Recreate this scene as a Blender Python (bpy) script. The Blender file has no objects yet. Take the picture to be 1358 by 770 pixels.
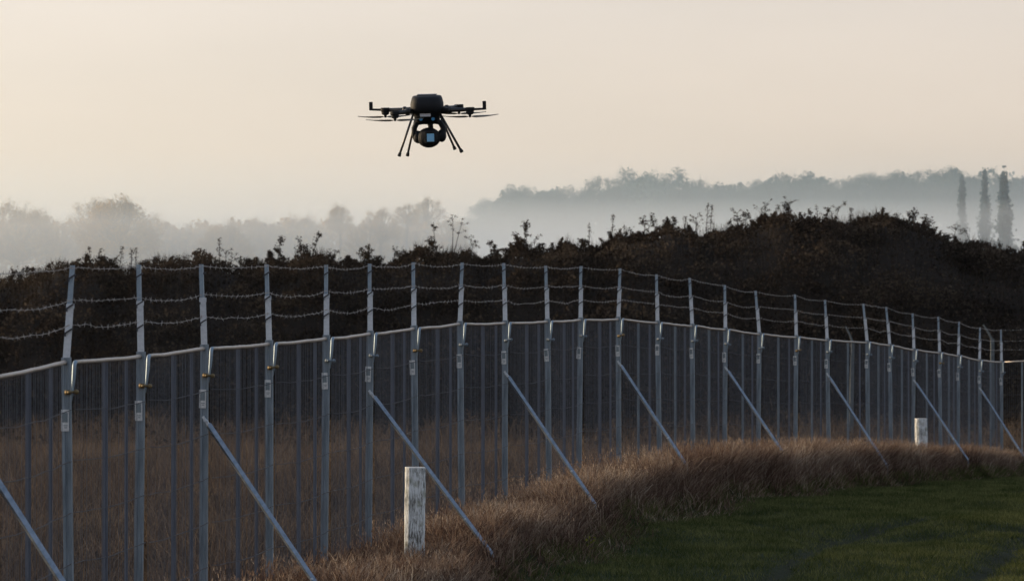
import bpy, math, random
import numpy as np
from mathutils import Vector, Matrix

random.seed(7)
rng = np.random.default_rng(7)
R = math.radians
sc = bpy.context.scene
col = sc.collection

# ------------------------------------------------------------------ camera
F = 5000.0            # focal length in pixels of the 1358 px wide photograph
ZC = 2.2              # camera height
HOR = 440.0           # level line in the photograph
cam = bpy.data.cameras.new('camera')
cam.sensor_width = 36.0
cam.sensor_fit = 'HORIZONTAL'
cam.lens = 36.0 * F / 1358.0
cam.clip_start = 0.5
cam.clip_end = 6000
cam.dof.use_dof = True
cam.dof.focus_distance = 33.0
cam.dof.aperture_fstop = 7.1
camo = bpy.data.objects.new('camera', cam)
camo.location = (0, 0, ZC)
camo.rotation_euler = (R(90) + math.atan((HOR - 385.0) / F), 0, 0)
col.objects.link(camo)
sc.camera = camo

# ------------------------------------------------------------------ sky, sun, exposure
SUN_EL = 7.0
SUN_AZ = -66.0        # degrees from the view direction, negative = left
SKY_STRENGTH = 0.10
world = bpy.data.worlds.new('World')
sc.world = world
world.use_nodes = True
wn = world.node_tree.nodes
wl = world.node_tree.links
wn.clear()
sky = wn.new('ShaderNodeTexSky')
sky.sky_type = 'NISHITA'
sky.sun_disc = False
sky.sun_elevation = R(SUN_EL)
sky.sun_rotation = R(SUN_AZ)
sky.air_density = 0.7
sky.dust_density = 3.0
sky.ozone_density = 1.6
hsv = wn.new('ShaderNodeHueSaturation')
hsv.inputs['Saturation'].default_value = 0.85
hsv.inputs['Value'].default_value = 1.25
bg = wn.new('ShaderNodeBackground')
bg.inputs['Strength'].default_value = SKY_STRENGTH
wo = wn.new('ShaderNodeOutputWorld')
wl.new(sky.outputs[0], hsv.inputs['Color'])
veil = wn.new('ShaderNodeMix')          # high thin cloud veiling the clear sky evenly
veil.data_type = 'RGBA'
veil.blend_type = 'ADD'
veil.inputs[0].default_value = 1.0
veil.inputs[7].default_value = (3.6, 3.5, 3.55, 1)
# faint uneven streaks in the high cloud
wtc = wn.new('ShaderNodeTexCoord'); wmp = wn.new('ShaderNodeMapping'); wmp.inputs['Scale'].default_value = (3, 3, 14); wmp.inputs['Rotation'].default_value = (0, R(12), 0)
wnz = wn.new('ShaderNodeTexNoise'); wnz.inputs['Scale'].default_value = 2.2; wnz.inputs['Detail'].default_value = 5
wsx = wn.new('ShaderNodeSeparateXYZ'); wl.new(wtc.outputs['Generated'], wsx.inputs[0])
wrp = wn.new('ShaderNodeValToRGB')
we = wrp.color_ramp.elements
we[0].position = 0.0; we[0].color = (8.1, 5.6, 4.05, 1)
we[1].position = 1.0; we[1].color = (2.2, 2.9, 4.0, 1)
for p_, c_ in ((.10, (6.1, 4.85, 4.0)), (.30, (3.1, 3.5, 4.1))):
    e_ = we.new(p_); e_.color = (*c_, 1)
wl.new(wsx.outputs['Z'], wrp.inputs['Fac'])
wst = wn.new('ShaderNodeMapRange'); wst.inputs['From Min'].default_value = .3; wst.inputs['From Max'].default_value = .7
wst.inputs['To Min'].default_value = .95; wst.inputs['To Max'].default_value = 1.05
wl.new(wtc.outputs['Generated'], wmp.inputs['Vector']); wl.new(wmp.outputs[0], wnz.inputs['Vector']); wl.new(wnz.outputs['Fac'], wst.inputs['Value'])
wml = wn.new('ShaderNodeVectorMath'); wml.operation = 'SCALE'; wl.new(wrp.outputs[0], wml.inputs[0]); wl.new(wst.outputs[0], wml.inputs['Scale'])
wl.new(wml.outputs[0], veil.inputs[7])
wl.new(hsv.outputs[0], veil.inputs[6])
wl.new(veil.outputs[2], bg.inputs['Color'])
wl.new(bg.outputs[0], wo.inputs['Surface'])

sun = bpy.data.lights.new('sun', 'SUN')
sun.energy = 4.5
sun.angle = R(4.0)
sun.color = (1.0, 0.76, 0.48)
suno = bpy.data.objects.new('sun', sun)
sd = Vector((math.sin(R(SUN_AZ)) * math.cos(R(SUN_EL)), math.cos(R(SUN_AZ)) * math.cos(R(SUN_EL)), math.sin(R(SUN_EL))))
suno.rotation_euler = sd.to_track_quat('Z', 'Y').to_euler()
suno.location = (-40, 60, 60)
col.objects.link(suno)

sc.view_settings.view_transform = 'Standard'
sc.view_settings.look = 'None'
sc.view_settings.gamma = 1.0
sc.view_settings.use_curve_mapping = False
sc.view_settings.exposure = 0.0
sc.render.engine = 'CYCLES'
sc.cycles.use_denoising = True
sc.cycles.volume_bounces = 8
sc.cycles.max_bounces = 8
sc.cycles.transparent_max_bounces = 8

# ------------------------------------------------------------------ helpers
def P(x, y, D):
    """photograph pixel at distance D -> world point"""
    return Vector(((x - 679.0) / F * D, D, ZC + (HOR - y) / F * D))

def sstep(a, b, x):
    t = np.clip((x - a) / (b - a), 0, 1)
    return t * t * (3 - 2 * t)

def props(o, label=None, cat=None, group=None, kind=None):
    if label: o['label'] = label
    if cat: o['category'] = cat
    if group: o['group'] = group
    if kind: o['kind'] = kind
    return o

def link(o, parent=None):
    col.objects.link(o)
    if parent is not None:
        o.parent = parent
    return o

def empty(name, loc, rz=0.0):
    o = bpy.data.objects.new(name, None)
    o.empty_display_size = 0.2
    o.location = loc
    o.rotation_euler = (0, 0, rz)
    col.objects.link(o)
    return o

class MB:
    """collects faces of one mesh"""
    def __init__(self):
        self.v = []; self.f = []; self.m = []
    def add(self, vs, fs, mi=0):
        b = len(self.v)
        self.v += [tuple(p) for p in vs]
        self.f += [tuple(b + i for i in f) for f in fs]
        self.m += [mi] * len(fs)
    def box(self, c, s, rot=None, mi=0):
        vs = []
        for sx in (-.5, .5):
            for sy in (-.5, .5):
                for sz in (-.5, .5):
                    p = Vector((sx * s[0], sy * s[1], sz * s[2]))
                    if rot is not None: p = rot @ p
                    vs.append(Vector(c) + p)
        self.add(vs, [(0,1,3,2),(4,6,7,5),(0,4,5,1),(2,3,7,6),(0,2,6,4),(1,5,7,3)], mi)
    def tube(self, pts, r, n=8, mi=0, caps=True, ry=None, ph=.5):
        pts = [Vector(p) for p in pts]
        rs = r if isinstance(r, (list, tuple)) else [r] * len(pts)
        rings = []
        ref = None
        for i, p in enumerate(pts):
            a = pts[max(i - 1, 0)]; b = pts[min(i + 1, len(pts) - 1)]
            t = (b - a).normalized()
            if ref is None:
                ref = Vector((0, 0, 1)) if abs(t.z) < 0.9 else Vector((0, 1, 0))
            u = (ref - t * ref.dot(t))
            if u.length < 1e-4: u = t.orthogonal()
            u.normalize(); ref = u
            w = t.cross(u)
            k = 1.0 if ry is None else ry
            rings.append([p + (u * math.cos(2 * math.pi * (j + ph) / n) + w * k * math.sin(2 * math.pi * (j + ph) / n)) * rs[i] for j in range(n)])
        vs = [q for ring in rings for q in ring]
        fs = []
        for i in range(len(pts) - 1):
            for j in range(n):
                fs.append((i*n+j, i*n+(j+1) % n, (i+1)*n+(j+1) % n, (i+1)*n+j))
        if caps:
            fs.append(tuple(range(n))[::-1]); fs.append(tuple((len(pts)-1)*n + j for j in range(n)))
        self.add(vs, fs, mi)
    def rings(self, rs, mi=0, caps=True):
        n = len(rs[0])
        vs = [q for ring in rs for q in ring]
        fs = []
        for i in range(len(rs) - 1):
            for j in range(n):
                fs.append((i*n+j, i*n+(j+1) % n, (i+1)*n+(j+1) % n, (i+1)*n+j))
        if caps:
            fs.append(tuple(range(n))[::-1]); fs.append(tuple((len(rs)-1)*n + j for j in range(n)))
        self.add(vs, fs, mi)
    def ball(self, c, r, nu=14, nv=9, mi=0, sc3=(1,1,1)):
        rs = []
        for i in range(nv + 1):
            th = math.pi * (0.02 + 0.96 * i / nv)
            rs.append([Vector(c) + Vector((r*sc3[0]*math.sin(th)*math.cos(2*math.pi*j/nu), r*sc3[1]*math.sin(th)*math.sin(2*math.pi*j/nu), -r*sc3[2]*math.cos(th))) for j in range(nu)])
        self.rings(rs, mi)
    def mesh(self, name, mats, smooth=False):
        me = bpy.data.meshes.new(name)
        me.from_pydata(self.v, [], self.f)
        for m in (mats if isinstance(mats, (list, tuple)) else [mats]): me.materials.append(m)
        if any(self.m): me.polygons.foreach_set('material_index', self.m)
        if smooth: me.polygons.foreach_set('use_smooth', [True] * len(self.f))
        me.update()
        return me
    def build(self, name, mats, parent=None, smooth=False, bevel=None):
        o = bpy.data.objects.new(name, self.mesh(name, mats, smooth))
        link(o, parent)
        if bevel:
            md = o.modifiers.new('bevel', 'BEVEL'); md.width = bevel; md.segments = 2; md.limit_method = 'ANGLE'
        return o

def np_mesh(name, V, Fc, mat, attrs=None, smooth=False):
    """V (n,3); Fc (m,3) or (m,4) -> mesh, fast"""
    V = np.asarray(V, dtype=np.float32); Fc = np.asarray(Fc, dtype=np.int32)
    k = Fc.shape[1]
    me = bpy.data.meshes.new(name)
    me.vertices.add(len(V)); me.vertices.foreach_set('co', V.ravel())
    me.loops.add(Fc.size); me.loops.foreach_set('vertex_index', Fc.ravel())
    me.polygons.add(len(Fc))
    me.polygons.foreach_set('loop_start', np.arange(0, Fc.size, k, dtype=np.int32))
    try: me.polygons.foreach_set('loop_total', np.full(len(Fc), k, dtype=np.int32))
    except Exception: pass
    if smooth: me.polygons.foreach_set('use_smooth', np.ones(len(Fc), dtype=bool))
    if mat is not None: me.materials.append(mat)
    for an, arr in (attrs or {}).items():
        a = me.attributes.new(an, 'FLOAT', 'POINT')
        a.data.foreach_set('value', np.asarray(arr, dtype=np.float32))
    me.update(); me.validate()
    return me

def rand_unit(n):
    v = rng.normal(size=(n, 3)); return v / np.linalg.norm(v, axis=1, keepdims=True)

def leaf_quads(C, size, aspect=0.6, up=0.0):
    """pointed leaf-sized rhombi at C with random orientation"""
    n = len(C)
    a = rand_unit(n); a[:, 2] += up; a /= np.linalg.norm(a, axis=1, keepdims=True)
    b = np.cross(a, rand_unit(n)); b /= np.linalg.norm(b, axis=1, keepdims=True)
    s = np.asarray(size).reshape(-1, 1) * np.ones((n, 1))
    V = np.empty((n, 4, 3))
    V[:, 0] = C - a * s * .5; V[:, 1] = C + b * s * .5 * aspect
    V[:, 2] = C + a * s * .5; V[:, 3] = C - b * s * .5 * aspect
    Fq = np.arange(n * 4).reshape(n, 4)
    return V.reshape(-1, 3), Fq

def blades(B, h, w, lean, leandir=None, curl=0.6, segs=2, tipc=0.0):
    """grass blades: B base (n,3), height, width, horizontal lean -> tris + per-vertex random"""
    n = len(B)
    ang = rng.uniform(0, 2*np.pi, n) if leandir is None else leandir
    d = np.stack([np.cos(ang), np.sin(ang), np.zeros(n)], 1)
    fa = rng.uniform(0, 2*np.pi, n)
    wv = np.stack([np.cos(fa), np.sin(fa), np.zeros(n)], 1) * (w * .5)[:, None]
    rows = []
    for k in range(segs):
        t = k / segs
        c = B + d * (lean * t ** (1 + curl))[:, None]; c[:, 2] += h * t
        ww = wv * (1 - .55 * t)
        rows += [c - ww, c + ww]
    tip = B + d * lean[:, None]; tip[:, 2] += h * (1 - .25 * np.clip(lean / np.maximum(h, 1e-3), 0, 1.6))
    rows.append(tip)
    V = np.stack(rows, 1); nv = V.shape[1]
    tr = []
    for k in range(segs - 1):
        a = 2 * k
        tr += [(a, a+1, a+3), (a, a+3, a+2)]
    a = 2 * (segs - 1); tr.append((a, a+1, a+2))
    tr = np.array(tr)
    Ft = (np.arange(n) * nv)[:, None, None] + tr[None]
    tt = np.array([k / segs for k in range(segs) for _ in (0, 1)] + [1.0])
    return V.reshape(-1, 3), Ft.reshape(-1, 3), (rng.uniform(0, 1, n)[:, None] + tipc * (tt - .5)[None]).ravel()

# ------------------------------------------------------------------ materials
def new_mat(name):
    m = bpy.data.materials.new(name); m.use_nodes = True
    nt = m.node_tree; nt.nodes.clear()
    out = nt.nodes.new('ShaderNodeOutputMaterial')
    return m, nt.nodes, nt.links, out

def ramp(nodes, stops):
    r = nodes.new('ShaderNodeValToRGB')
    el = r.color_ramp.elements
    el[0].position, el[0].color = stops[0][0], (*stops[0][1], 1)
    el[1].position, el[1].color = stops[-1][0], (*stops[-1][1], 1)
    for p, c in stops[1:-1]:
        e = el.new(p); e.color = (*c, 1)
    return r

def surf(name, c1, c2, scale=20, rough=.6, metal=0.0, bump=0.0, bscale=None, stretch=None, rough2=None, spec=.5):
    """noise-mottled principled surface in object space"""
    m, n, l, out = new_mat(name)
    b = n.new('ShaderNodeBsdfPrincipled')
    tc = n.new('ShaderNodeTexCoord'); mp = n.new('ShaderNodeMapping')
    if stretch: mp.inputs['Scale'].default_value = stretch
    nz = n.new('ShaderNodeTexNoise'); nz.inputs['Scale'].default_value = scale; nz.inputs['Detail'].default_value = 6
    nz.inputs['Roughness'].default_value = .65
    l.new(tc.outputs['Object'], mp.inputs['Vector']); l.new(mp.outputs[0], nz.inputs['Vector'])
    rp = ramp(n, [(.3, c1), (.7, c2)])
    l.new(nz.outputs['Fac'], rp.inputs['Fac']); l.new(rp.outputs[0], b.inputs['Base Color'])
    b.inputs['Metallic'].default_value = metal
    b.inputs['Specular IOR Level'].default_value = spec
    mr = n.new('ShaderNodeMapRange'); mr.inputs['To Min'].default_value = rough; mr.inputs['To Max'].default_value = rough2 or min(1, rough + .15)
    l.new(nz.outputs['Fac'], mr.inputs['Value']); l.new(mr.outputs[0], b.inputs['Roughness'])
    if bump:
        n2 = n.new('ShaderNodeTexNoise'); n2.inputs['Scale'].default_value = bscale or scale * 3; n2.inputs['Detail'].default_value = 5
        l.new(mp.outputs[0], n2.inputs['Vector'])
        bp = n.new('ShaderNodeBump'); bp.inputs['Strength'].default_value = bump; bp.inputs['Distance'].default_value = .01
        l.new(n2.outputs['Fac'], bp.inputs['Height']); l.new(bp.outputs[0], b.inputs['Normal'])
    l.new(b.outputs[0], out.inputs['Surface'])
    return m

def leafmat(name, stops, trans=.35, attr='rnd', nscale=.6, tint=None):
    """thin leaf: diffuse + translucent, hue by per-blade random and patch noise"""
    m, n, l, out = new_mat(name)
    at = n.new('ShaderNodeAttribute'); at.attribute_name = attr
    tc = n.new('ShaderNodeTexCoord')
    nz = n.new('ShaderNodeTexNoise'); nz.inputs['Scale'].default_value = nscale; nz.inputs['Detail'].default_value = 4
    l.new(tc.outputs['Object'], nz.inputs['Vector'])
    mx = n.new('ShaderNodeMath'); mx.operation = 'MULTIPLY_ADD'; mx.inputs[1].default_value = .55
    l.new(at.outputs['Fac'], mx.inputs[0])
    m2 = n.new('ShaderNodeMath'); m2.operation = 'MULTIPLY_ADD'; m2.inputs[1].default_value = 1.0; m2.inputs[2].default_value = -.25
    l.new(nz.outputs['Fac'], m2.inputs[0]); l.new(m2.outputs[0], mx.inputs[2])
    rp = ramp(n, stops); l.new(mx.outputs[0], rp.inputs['Fac'])
    d = n.new('ShaderNodeBsdfDiffuse'); t = n.new('ShaderNodeBsdfTranslucent')
    l.new(rp.outputs[0], d.inputs['Color']); l.new(rp.outputs[0], t.inputs['Color'])
    mi = n.new('ShaderNodeMixShader'); mi.inputs['Fac'].default_value = trans
    l.new(d.outputs[0], mi.inputs[1]); l.new(t.outputs[0], mi.inputs[2]); l.new(mi.outputs[0], out.inputs['Surface'])
    return m

M = {}
M['galv'] = surf('galvanised steel', (.42,.47,.53), (.60,.65,.70), 40, .42, .55, rough2=.6)
M['galv_blue'] = surf('bluish galvanised steel', (.20,.27,.34), (.30,.37,.44), 40, .45, .5, rough2=.6)
M['galv_dull'] = surf('weathered galvanised steel', (.10,.13,.155), (.26,.31,.355), 22, .5, .35, rough2=.7, stretch=(1,1,.15))
M['galv_dark'] = surf('dark weathered steel', (.085,.095,.125), (.14,.155,.19), 18, .6, .25, stretch=(1,1,.2))
M['rail'] = surf('rail steel', (.42,.36,.31), (.60,.52,.45), 30, .38, .5, rough2=.6)
M['wire'] = surf('mesh wire', (.085,.092,.108), (.15,.16,.18), 12, .55, .3)
M['barb'] = surf('barbed wire steel', (.26,.25,.25), (.45,.43,.41), 30, .45, .45)
M['brass'] = surf('yellow passivated clamp', (.12,.085,.04), (.24,.175,.085), 60, .45, .6)
M['hook'] = surf('dark clip', (.03,.035,.045), (.06,.065,.08), 60, .6, .2)
M['label_w'] = surf('label white', (.52,.53,.53), (.68,.69,.69), 60, .5)
M['label_g'] = surf('label grey print', (.14,.18,.20), (.22,.26,.28), 200, .5)
M['brace'] = surf('brace steel', (.13,.165,.21), (.27,.31,.37), 25, .32, .75, rough2=.5)
M['bark'] = surf('bark', (.03,.024,.019), (.07,.056,.045), 3, .9)
M['drone_black'] = surf('drone black plastic', (.008,.0085,.010), (.014,.0145,.017), 40, .6, spec=.25)
M['drone_carbon'] = surf('carbon arm', (.012,.011,.011), (.022,.02,.02), 80, .35)
M['prop'] = surf('propeller blade', (.05,.036,.018), (.09,.065,.03), 30, .35)
M['drone_label'] = surf('drone pale label', (.5,.5,.52), (.62,.62,.64), 60, .4)
M['lens'] = surf('lens window with reflected blue', (.22,.52,.78), (.30,.60,.86), 8, .18)  # blue reflection painted into the glass base colour
M['lens_dark'] = surf('lens blue mark', (.04,.22,.42), (.05,.27,.5), 8, .25)
M['foot'] = surf('rubber foot', (.012,.012,.012), (.02,.02,.02), 50, .8)

# ------------------------------------------------------------------ fence line (photograph pixels of each post top)
XB = [-17, 88, 187, 271, 357, 433, 491, 549, 610, 670, 726, 770, 820, 872, 918, 962, 1007, 1056, 1097, 1150, 1180, 1212, 1246, 1271, 1299, 1328]
YB = [498, 478, 470, 460, 454, 447, 441, 434, 428, 427, 425, 423, 422, 427, 431, 436, 442, 446, 450, 453, 457, 463, 467, 471, 477, 479]
XT = [-4, 98, 184, 268, 354, 432, 490, 549, 614, 668, 725, 770, 823, 872, 915, 961, 1002, 1054, 1095, 1146, 1176, 1210, 1245, 1272, 1300, 1328]
NP = len(XB)
posts = []                     # x, y, z of the panel-top point at each post
for k in range(NP):
    i = k - 1
    D = 23.7 + 1.85 * i + .005 * i * i
    posts.append(P(XB[k], YB[k], D))
last = posts[-1]
posts.append(last + Vector((1.75, -.95, .10)))
posts.append(last + Vector((3.5, -2.1, .2)))
PH = 1.95                      # panel height
ARM = .60
fx = np.array([p.x for p in posts[:NP]]); fy = np.array([p.y for p in posts[:NP]]); fz = np.array([p.z for p in posts[:NP]]) - PH
# smooth the ground under the fence
fzs = np.convolve(np.pad(fz, 2, mode='edge'), np.ones(5) / 5, 'valid')
gy = np.concatenate([[-2000, 0, 12], fy, [78, 92, 140, 4000]])
gx = np.concatenate([[-5.2, -5.2, -4.2], fx, [11.6, 17, 40, 40]])
gz = np.concatenate([[.5, .5, .2], fzs, [-.4, -.3, -.8, -.8]])
def fence_x(Y): return np.interp(Y, gy, gx)
def base_z(Y): return np.interp(Y, gy, gz)
def lat(X, Y):
    """approximate perpendicular distance from the fence, positive on the lawn side"""
    X = np.asarray(X, float); Y = np.asarray(Y, float)
    sl = (fence_x(Y + 1.5) - fence_x(Y - 1.5)) / 3.0
    d = (X - fence_x(Y)) / np.sqrt(1 + sl * sl)
    # beyond the corner the fence turns right: distance from that run
    c = posts[NP - 1]; e = posts[NP + 1]
    tx, ty = (e.x - c.x), (e.y - c.y); L = math.hypot(tx, ty); tx /= L; ty /= L
    d2 = (X - c.x) * ty + (Y - c.y) * -tx
    return np.where(X > c.x, np.where(Y > c.y - 6, np.minimum(d, d2), d), d)
def border(Y):
    return 1.0 + .5 * (1 - sstep(26, 44, Y)) + .10 * np.sin(Y * .9) + .06 * np.sin(Y * 2.3 + 1) + .05 * np.sin(Y * 5.7) + .04 * np.sin(Y * 9.1 + 2)
# wheel ruts in the lawn, drawn through ground points
LAWN_DROP = .27
def lawn_point(x, y):
    D = 45.0
    for _ in range(25):
        z = float(base_z(D)) - LAWN_DROP
        D = (ZC - z) * F / (y - HOR)
    return ((x - 679) / F * D, D)
ruts = [[(1000, 694), (1060, 705), (1115, 713), (1170, 712), (1250, 708), (1358, 703), (1450, 700)],
        [(960, 800), (1040, 752), (1085, 726), (1115, 712), (1165, 698), (1240, 690)],
        [(1260, 800), (1300, 755), (1335, 727), (1390, 705)],
        [(1120, 672), (1200, 664), (1270, 662), (1358, 652)]]
rut_pts = []
for r_ in ruts:
    q = np.array([lawn_point(*p) for p in r_])
    t = np.linspace(0, len(q) - 1, 90)
    rut_pts.append(np.stack([np.interp(t, np.arange(len(q)), q[:, 0]), np.interp(t, np.arange(len(q)), q[:, 1])], 1))
def rut(X, Y):
    X = np.asarray(X, float).ravel(); Y = np.asarray(Y, float).ravel()
    out = np.zeros(len(X))
    sel = np.where((Y > 24) & (Y < 75) & (X > -2) & (X < 14))[0]
    for q in rut_pts:
        if len(sel) == 0: break
        dx = (X[sel, None] - q[None, :, 0]); dy = (Y[sel, None] - q[None, :, 1]) * .55
        d = np.sqrt((dx * dx + dy * dy).min(1))
        out[sel] = np.maximum(out[sel], np.exp(-(d / (.17 + .05 * np.sin(Y[sel] * 3))) ** 2))
    return out
def wob(X, Y):
    return (.025 * np.sin(X * 1.7 + Y * .6) + .02 * np.sin(X * .7 - Y * 1.3 + 2) + .012 * np.sin(X * 4.1 + Y * 2.9))
def ground_z(X, Y):
    X = np.asarray(X, float); Y = np.asarray(Y, float)
    shp = X.shape
    z = base_z(Y)
    d = lat(X, Y)
    z = z - LAWN_DROP * sstep(.72 * border(Y), border(Y) + .22, d)
    near = 1 - sstep(60, 130, np.abs(Y))
    z = z + wob(X, Y) * near
    z = z - .07 * rut(X, Y).reshape(shp)
    return z

# ------------------------------------------------------------------ ground sheet
def axis(lo, hi, dense_lo, dense_hi, step):
    a = list(np.arange(dense_lo, dense_hi + 1e-6, step))
    s = step; x = dense_hi
    while x < hi:
        s *= 1.35; x += s; a.append(min(x, hi))
    s = step; x = dense_lo
    pre = []
    while x > lo:
        s *= 1.35; x -= s; pre.append(max(x, lo))
    return np.array(pre[::-1] + a)
ax = axis(-1500, 1500, -14, 14, .2); ay = axis(-300, 2200, 20, 96, .25)
GX, GY = np.meshgrid(ax, ay)
GZ = ground_z(GX, GY)
nx, ny = len(ax), len(ay)
idx = np.arange(nx * ny).reshape(ny, nx)
Fq = np.stack([idx[:-1, :-1], idx[:-1, 1:], idx[1:, 1:], idx[1:, :-1]], -1).reshape(-1, 4)
lawn_mask = sstep(border(GY) - .1, border(GY) + .15, lat(GX, GY))

m, n, l, out = new_mat('ground')
b = n.new('ShaderNodeBsdfPrincipled'); b.inputs['Roughness'].default_value = .95; b.inputs['Specular IOR Level'].default_value = .1
tc = n.new('ShaderNodeTexCoord')
def noise(sc_, det=6):
    z = n.new('ShaderNodeTexNoise'); z.inputs['Scale'].default_value = sc_; z.inputs['Detail'].default_value = det
    l.new(tc.outputs['Object'], z.inputs['Vector']); return z
n1, n2, n3 = noise(1.1), noise(14), noise(60, 3)
soil = ramp(n, [(.3, (.028,.019,.014)), (.7, (.058,.042,.030))]); l.new(n2.outputs['Fac'], soil.inputs['Fac'])
lawnc = ramp(n, [(.3, (.020,.026,.010)), (.55, (.030,.038,.014)), (.75, (.042,.045,.020))])
ad = n.new('ShaderNodeMath'); ad.operation = 'MULTIPLY_ADD'; ad.inputs[1].default_value = .5
l.new(n1.outputs['Fac'], ad.inputs[0]); hf = n.new('ShaderNodeMath'); hf.operation = 'MULTIPLY'; hf.inputs[1].default_value = .5
l.new(n3.outputs['Fac'], hf.inputs[0]); l.new(hf.outputs[0], ad.inputs[2]); l.new(ad.outputs[0], lawnc.inputs['Fac'])
mudc = ramp(n, [(.3, (.008,.0065,.0055)), (.7, (.016,.012,.010))]); l.new(n2.outputs['Fac'], mudc.inputs['Fac'])
a1 = n.new('ShaderNodeAttribute'); a1.attribute_name = 'lawn'; a2 = n.new('ShaderNodeAttribute'); a2.attribute_name = 'mud'
x1 = n.new('ShaderNodeMix'); x1.data_type = 'RGBA'; x2 = n.new('ShaderNodeMix'); x2.data_type = 'RGBA'
l.new(a1.outputs['Fac'], x1.inputs[0]); l.new(soil.outputs[0], x1.inputs[6]); l.new(lawnc.outputs[0], x1.inputs[7])
l.new(a2.outputs['Fac'], x2.inputs[0]); l.new(x1.outputs[2], x2.inputs[6]); l.new(mudc.outputs[0], x2.inputs[7])
l.new(x2.outputs[2], b.inputs['Base Color'])
bp = n.new('ShaderNodeBump'); bp.inputs['Strength'].default_value = .6; bp.inputs['Distance'].default_value = .03
l.new(n2.outputs['Fac'], bp.inputs['Height']); l.new(bp.outputs[0], b.inputs['Normal']); l.new(b.outputs[0], out.inputs['Surface'])
M['ground'] = m
g = bpy.data.objects.new('ground', np_mesh('ground', np.stack([GX, GY, GZ], -1).reshape(-1, 3), Fq, M['ground'],
    {'lawn': lawn_mask.ravel(), 'mud': rut(GX, GY) * .6}, smooth=True))
link(g); props(g, kind='structure')

# ------------------------------------------------------------------ earth mound
MY = 108.0
prof_px = [(-1500, 470), (-700, 440), (-300, 420), (-120, 400), (0, 386), (40, 376), (100, 366), (200, 361), (260, 360), (340, 360), (420, 358), (500, 356), (560, 352),
           (620, 347), (680, 346), (730, 347), (760, 339), (820, 327), (900, 319), (960, 317), (1000, 308), (1080, 300), (1120, 300),
           (1160, 306), (1200, 309), (1240, 318), (1270, 330), (1310, 346), (1358, 358), (1450, 385), (1700, 425), (2400, 470)]
px_x = np.array([(a - 679) / F * MY for a, _ in prof_px]); px_z = np.array([ZC + (HOR - c) / F * MY for _, c in prof_px])
def crest(X):
    z = np.interp(X, px_x, px_z)
    return z + .12 * np.sin(X * 1.9) + .08 * np.sin(X * 4.3 + 1) + .06 * np.sin(X * 9.1)
def mound_z(X, Y):
    s = sstep(91, MY - 1, Y) * (1 - sstep(MY + 1.5, 124, Y))
    zb = base_z(Y) - .5
    return zb + (crest(X) - zb) * s + .18 * np.sin(X * .9 + Y * .5) * s * (1 - s) * 4 * .6
mx_ = np.arange(-40, 36, .4); my_ = np.arange(90, 125.1, .5)
MX, MYY = np.meshgrid(mx_, my_)
MZ = mound_z(MX, MYY)
ii = np.arange(MX.size).reshape(MX.shape)
Fm = np.stack([ii[:-1, :-1], ii[:-1, 1:], ii[1:, 1:], ii[1:, :-1]], -1).reshape(-1, 4)
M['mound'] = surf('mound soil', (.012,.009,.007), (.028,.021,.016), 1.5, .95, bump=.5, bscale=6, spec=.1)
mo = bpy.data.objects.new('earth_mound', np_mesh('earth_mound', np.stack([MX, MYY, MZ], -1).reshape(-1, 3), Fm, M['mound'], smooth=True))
link(mo); props(mo, kind='structure')

# ------------------------------------------------------------------ the fence
root_p = Vector((posts[1].x, posts[1].y, posts[1].z - PH))
fence = empty('security_fence', root_p)
props(fence, 'long grey wire mesh security fence topped with three strands of barbed wire', 'fence')
INV = Matrix.Translation(-root_p)
def fpart(o):
    o.parent = fence; o.matrix_parent_inverse = INV.copy(); return o
NT = len(posts)
tang = []
for k in range(NT):
    a = posts[max(k - 1, 0)]; c = posts[min(k + 1, NT - 1)]
    t = Vector((c.x - a.x, c.y - a.y, 0)); t.normalize(); tang.append(t)
tang[NP - 1] = tang[NP - 2].copy()
nor = [Vector((t.y, -t.x, 0)) for t in tang]

# post: ribbed channel, local x along the fence, -y towards the lawn
prof = [(-.020,-.028),(-.020,-.010),(-.014,-.007),(-.014,.007),(-.020,.010),(-.020,.028),(.020,.028),(.020,-.028)]
mb = MB()
mb.rings([[Vector((x, y, z)) for x, y in prof] for z in (-PH - .35, -.9, .02)])
post_me = mb.mesh('post', M['galv_dull'])
# lower flat blade of the arm and narrower folded upper blade (unit height 1)
def arm_mesh(L, dx, dn):
    """arm from the post top, its tip shifted dx (world x ~ normal) ; local frame of post"""
    mb = MB()
    def at(t): return Vector((dx * t, dn * t, L * t))
    def blade(t0, t1, w0, w1, th, off, mi=0):
        rs = []
        for t, w in ((t0, w0), (t1, w1)):
            c = at(t) + Vector((0, off, 0))
            rs.append([c + Vector((-th, -w/2, 0)), c + Vector((th, -w/2, 0)), c + Vector((th, w/2, 0)), c + Vector((-th, w/2, 0))])
        mb.rings(rs, mi)
    blade(-.05, .60, .046, .044, .0025, 0)
    blade(.56, 1.0, .026, .024, .0025, .006, 1)
    mb.box(at(.57), (.012, .05, .03), mi=0)
    # folded flanges
    for s_, t0, t1, off in ((1, -.05, .6, .022), (1, .58, 1.0, .020), (-1, .45, 1.0, -.004)):
        rs = []
        for t in (t0, t1):
            c = at(t) + Vector((0.012, off, 0))
            rs.append([c + Vector((-.012, -.002, 0)), c + Vector((.014, -.002, 0)), c + Vector((.014, .002, 0)), c + Vector((-.012, .002, 0))])
        mb.rings(rs, 0 if t1 < .9 else 1)
    return mb.mesh('barb_arm', [M['galv'], M['galv_blue']])
mbh = MB(); mbh.box((0, 0, 0), (.010, .052, .010), Matrix.Rotation(R(-32), 3, 'X')); mbh.box((-.004, .020, -.022), (.008, .008, .022))
hook_me = mbh.mesh('wire_hook', M['hook'])
mbl = MB(); mbl.box((0, 0, 0), (.003, .050, .135)); mbl.box((-.0022, 0, .018), (.002, .034, .060), mi=1)
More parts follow.
